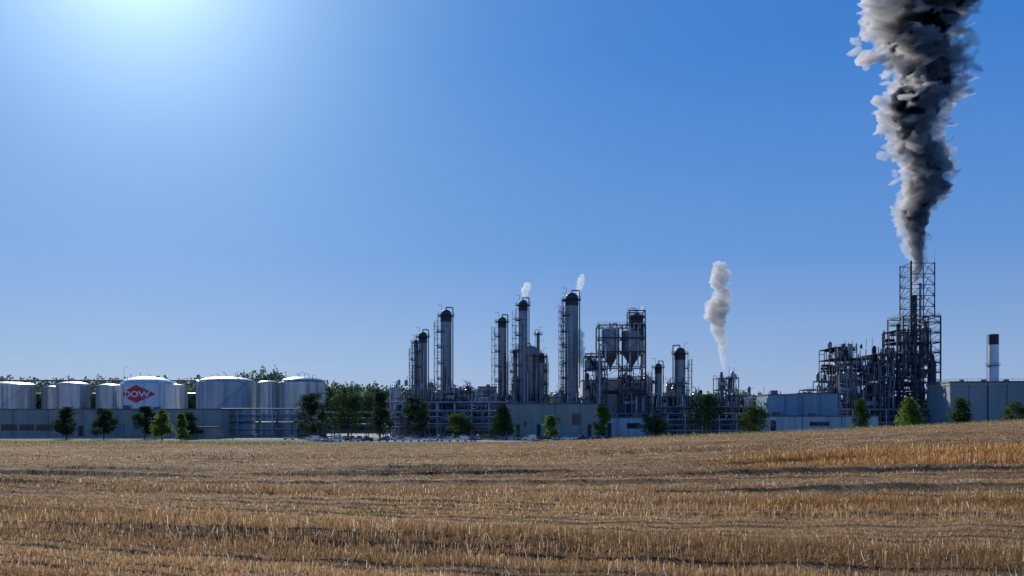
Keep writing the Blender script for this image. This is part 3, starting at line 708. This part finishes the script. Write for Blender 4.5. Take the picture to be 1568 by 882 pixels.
# ------------------------------------------------------------------ steam
def plume(name,pts,d,voxel,dens,seed,aniso=.42,amp=.22,k=1.,dx=0.,absorb=None,parent=None,rseed=None):
    RR=random.Random(seed); import bmesh
    ys_=[p[0] for p in pts][::-1]; cxs=[p[1] for p in pts][::-1]; hw=[p[2] for p in pts][::-1]
    m=MB(); yy=pts[0][0]; yend=pts[-1][0]
    bm=bmesh.new(); bmesh.ops.create_icosphere(bm,subdivisions=2,radius=1); bv=np.array([v.co[:] for v in bm.verts]); bf=[tuple(v.index for v in f.verts) for f in bm.faces]; bm.free()
    while yy>yend:
        r=np.interp(yy,ys_,hw)/F*d; c=np.interp(yy,ys_,cxs)
        c+=(math.sin(yy/23+seed)*.18+math.sin(yy/9)*.07)*r*F/d
        cx,z=X(c,d),Z(yy,d)
        m.add(bv*r*.5*k+np.array([cx+dx*r,d,z]),bf,'white')
        for q in range(6):
            a=RR.uniform(0,6.28); rr=RR.uniform(.3,.85)*r*(k if k<1 else 1); br=r*RR.uniform(.14,.40)*(k if k<1 else 1)
            m.add(bv*br+np.array([cx+dx*r+rr*math.cos(a),d+rr*math.sin(a),z+RR.uniform(-.3,.3)*r]),bf,'white')
        if k>=1:
            for q in range(4):
                a=RR.uniform(0,6.28); rr=RR.uniform(.85,1.08)*r; br=r*RR.uniform(.06,.14)
                m.add(bv*br+np.array([cx+rr*math.cos(a),d+rr*math.sin(a),z+RR.uniform(-.3,.3)*r]),bf,'white')
        yy-=max(.8,r*F/d*.20)
    o=m.obj(name)
    def remesh(vx):
        rm=o.modifiers.new("r",'REMESH'); rm.mode='VOXEL'; rm.voxel_size=vx
        bpy.context.view_layer.update()
        me=bpy.data.meshes.new_from_object(o.evaluated_get(bpy.context.evaluated_depsgraph_get())); o.modifiers.clear(); o.data=me
        return me
    me=remesh(voxel)
    n=len(me.vertices); co=np.empty(n*3); me.vertices.foreach_get("co",co); co=co.reshape(-1,3); no=np.empty(n*3); me.vertices.foreach_get("normal",no); no=no.reshape(-1,3)
    out=co.copy()
    for i_ in range(n):
        p=Vector(co[i_]); r=np.interp(HZ-(p.z-CZ)*F/d,ys_,hw)/F*d; s=max(r,1.)
        q=p/s; q.z+=seed
        a=abs(noise.noise(q*2.4))*1.5-.35; a2=abs(noise.noise(q*5.5))*1.2-.25; a3=noise.noise(q*12)
        f=s*(amp*1.3*a+amp*.8*a2+amp*.32*a3); out[i_]=co[i_]+no[i_]*f
        v=noise.noise_vector(q*1.3)*(s*.12); out[i_]+=np.array(v)
    me.vertices.foreach_set("co",out.astype(np.float32).ravel()); me.update()
    me=remesh(voxel*.8)
    mt=bpy.data.materials.new(name+"_volume"); N,L=nodes(mt); N.clear(); oo=N.new("ShaderNodeOutputMaterial")
    vs=N.new("ShaderNodeVolumeScatter" if absorb is None else "ShaderNodeVolumeAbsorption")
    vs.inputs["Density"].default_value=dens
    if absorb is None: vs.inputs["Color"].default_value=(.97,.975,.98,1); vs.inputs["Anisotropy"].default_value=aniso
    else: vs.inputs["Color"].default_value=(*absorb,1)
    L.new(vs.outputs[0],oo.inputs["Volume"]); me.materials.clear(); me.materials.append(mt)
    if parent: o.parent=parent
    return o
PP=[(454,1400,3.5),(430,1401,7),(400,1403,14),(370,1399,20),(340,1402,27),(300,1410,36),(270,1413,42),(240,1408,45),(200,1406,45),(150,1410,52),(100,1412,63),(50,1412,76),(0,1414,86),(-80,1420,100),(-160,1428,112),(-260,1440,120),(-330,1450,70)]
sp_=plume("steam_plume",PP,420,.65,.16,3,amp=.27,aniso=.38)
plume("plume_shade_absorber",PP[1:-1],420,1.1,.45,3,amp=.2,k=.70,dx=.10,absorb=(.04,.08,.18),parent=sp_)  # added absorber inside the steam, stands in for the backlit core's shade
plume("steam_plume",[(568,1108,2.2),(540,1106,6),(510,1103,11),(490,1101,15),(476,1097,20),(462,1101,17),(445,1104,14),(430,1098,17),(415,1100,15),(403,1099,8)],406,.45,.28,8,amp=.27)
plume("steam_wisp",[(458,803,2),(450,805,6),(442,806,8),(433,808,4)],408,.3,.35,9)
plume("steam_wisp",[(452,886,2),(440,889,6),(430,890,7),(420,892,3)],405,.3,.25,10)
plume("steam_wisp",[(562,893,4),(545,889,9),(525,884,9),(510,886,8),(503,887,3)],398,.35,.3,11)
plume("steam_wisp",[(482,980,2),(476,982,5),(468,983,2)],398,.3,.25,12)
# ------------------------------------------------------------------ sun, sky, camera
az=math.atan2(X(200,1),1); el=math.radians(27.5)
sd=Vector((math.sin(az)*math.cos(el),math.cos(az)*math.cos(el),math.sin(el)))
sl=bpy.data.lights.new("sun",'SUN'); sl.energy=5.0; sl.angle=math.radians(.5); sl.color=(1,.94,.85)
so=bpy.data.objects.new("sun",sl); col.objects.link(so); so.rotation_euler=sd.to_track_quat('Z','Y').to_euler()
w=bpy.data.worlds.new("World"); scene.world=w; w.use_nodes=True; N=w.node_tree.nodes; L=w.node_tree.links; bg=N["Background"]
sk=N.new("ShaderNodeTexSky"); sk.sky_type='NISHITA'; sk.sun_disc=False; sk.sun_elevation=el; sk.sun_rotation=az; sk.air_density=1.; sk.dust_density=.15; sk.ozone_density=4.; sk.altitude=100
geo=N.new("ShaderNodeTexCoord"); nrm=N.new("ShaderNodeVectorMath"); nrm.operation='NORMALIZE'; L.new(geo.outputs["Generated"],nrm.inputs[0])
sp=N.new("ShaderNodeSeparateXYZ"); L.new(nrm.outputs[0],sp.inputs[0])
def math_(op,a,b=None):
    n=N.new("ShaderNodeMath"); n.operation=op
    for i_,v in enumerate((a,b)):
        if v is None: continue
        if isinstance(v,(int,float)): n.inputs[i_].default_value=v
        else: L.new(v,n.inputs[i_])
    return n.outputs[0]
# clear-air blue: deeper with elevation (scale x10, background strength 0.1)
rp=N.new("ShaderNodeValToRGB"); L.new(sp.outputs["Z"],rp.inputs[0])
els=[(0,(.33,.43,.66)),(.08,(.225,.37,.66)),(.18,(.11,.275,.66)),(.38,(.03,.195,.62)),(1,(.015,.11,.42))]
while len(rp.color_ramp.elements)<len(els): rp.color_ramp.elements.new(.5)
for e,(p,c) in zip(rp.color_ramp.elements,els): e.position=p; e.color=(*c,1)
sc10=N.new("ShaderNodeVectorMath"); sc10.operation='SCALE'; sc10.inputs[3].default_value=10; L.new(rp.outputs[0],sc10.inputs[0])
mixs=N.new("ShaderNodeMixRGB"); mixs.inputs[0].default_value=.88; L.new(sk.outputs[0],mixs.inputs[1]); L.new(sc10.outputs[0],mixs.inputs[2])
# aureole of haze round the sun
dt=N.new("ShaderNodeVectorMath"); dt.operation='DOT_PRODUCT'; dt.inputs[1].default_value=sd; L.new(nrm.outputs[0],dt.inputs[0])
ang=math_('ARCCOSINE',math_('MINIMUM',dt.outputs["Value"],.99999))
def glow(deg,amp): return math_('MULTIPLY',math_('POWER',2.718,math_('MULTIPLY',ang,-1/math.radians(deg))),amp)
gl=math_('ADD',glow(5.2,13.),glow(13,2.3))
gc=N.new("ShaderNodeVectorMath"); gc.operation='SCALE'; gc.inputs[0].default_value=(.75,.97,.88); L.new(gl,gc.inputs[3])
ad=N.new("ShaderNodeVectorMath"); ad.operation='ADD'; L.new(mixs.outputs[0],ad.inputs[0]); L.new(gc.outputs[0],ad.inputs[1])
L.new(ad.outputs[0],bg.inputs[0]); bg.inputs[1].default_value=.1
cam=bpy.data.cameras.new("camera"); cam.sensor_width=36; cam.lens=36*F/1568; cam.shift_y=(HZ-441)/1568; cam.clip_end=12000; cam.clip_start=.5
co_=bpy.data.objects.new("camera",cam); col.objects.link(co_); co_.location=(0,0,CZ); co_.rotation_euler=(math.pi/2,0,0); scene.camera=co_
scene.view_settings.view_transform='Standard'; scene.view_settings.look='None'; scene.view_settings.exposure=0
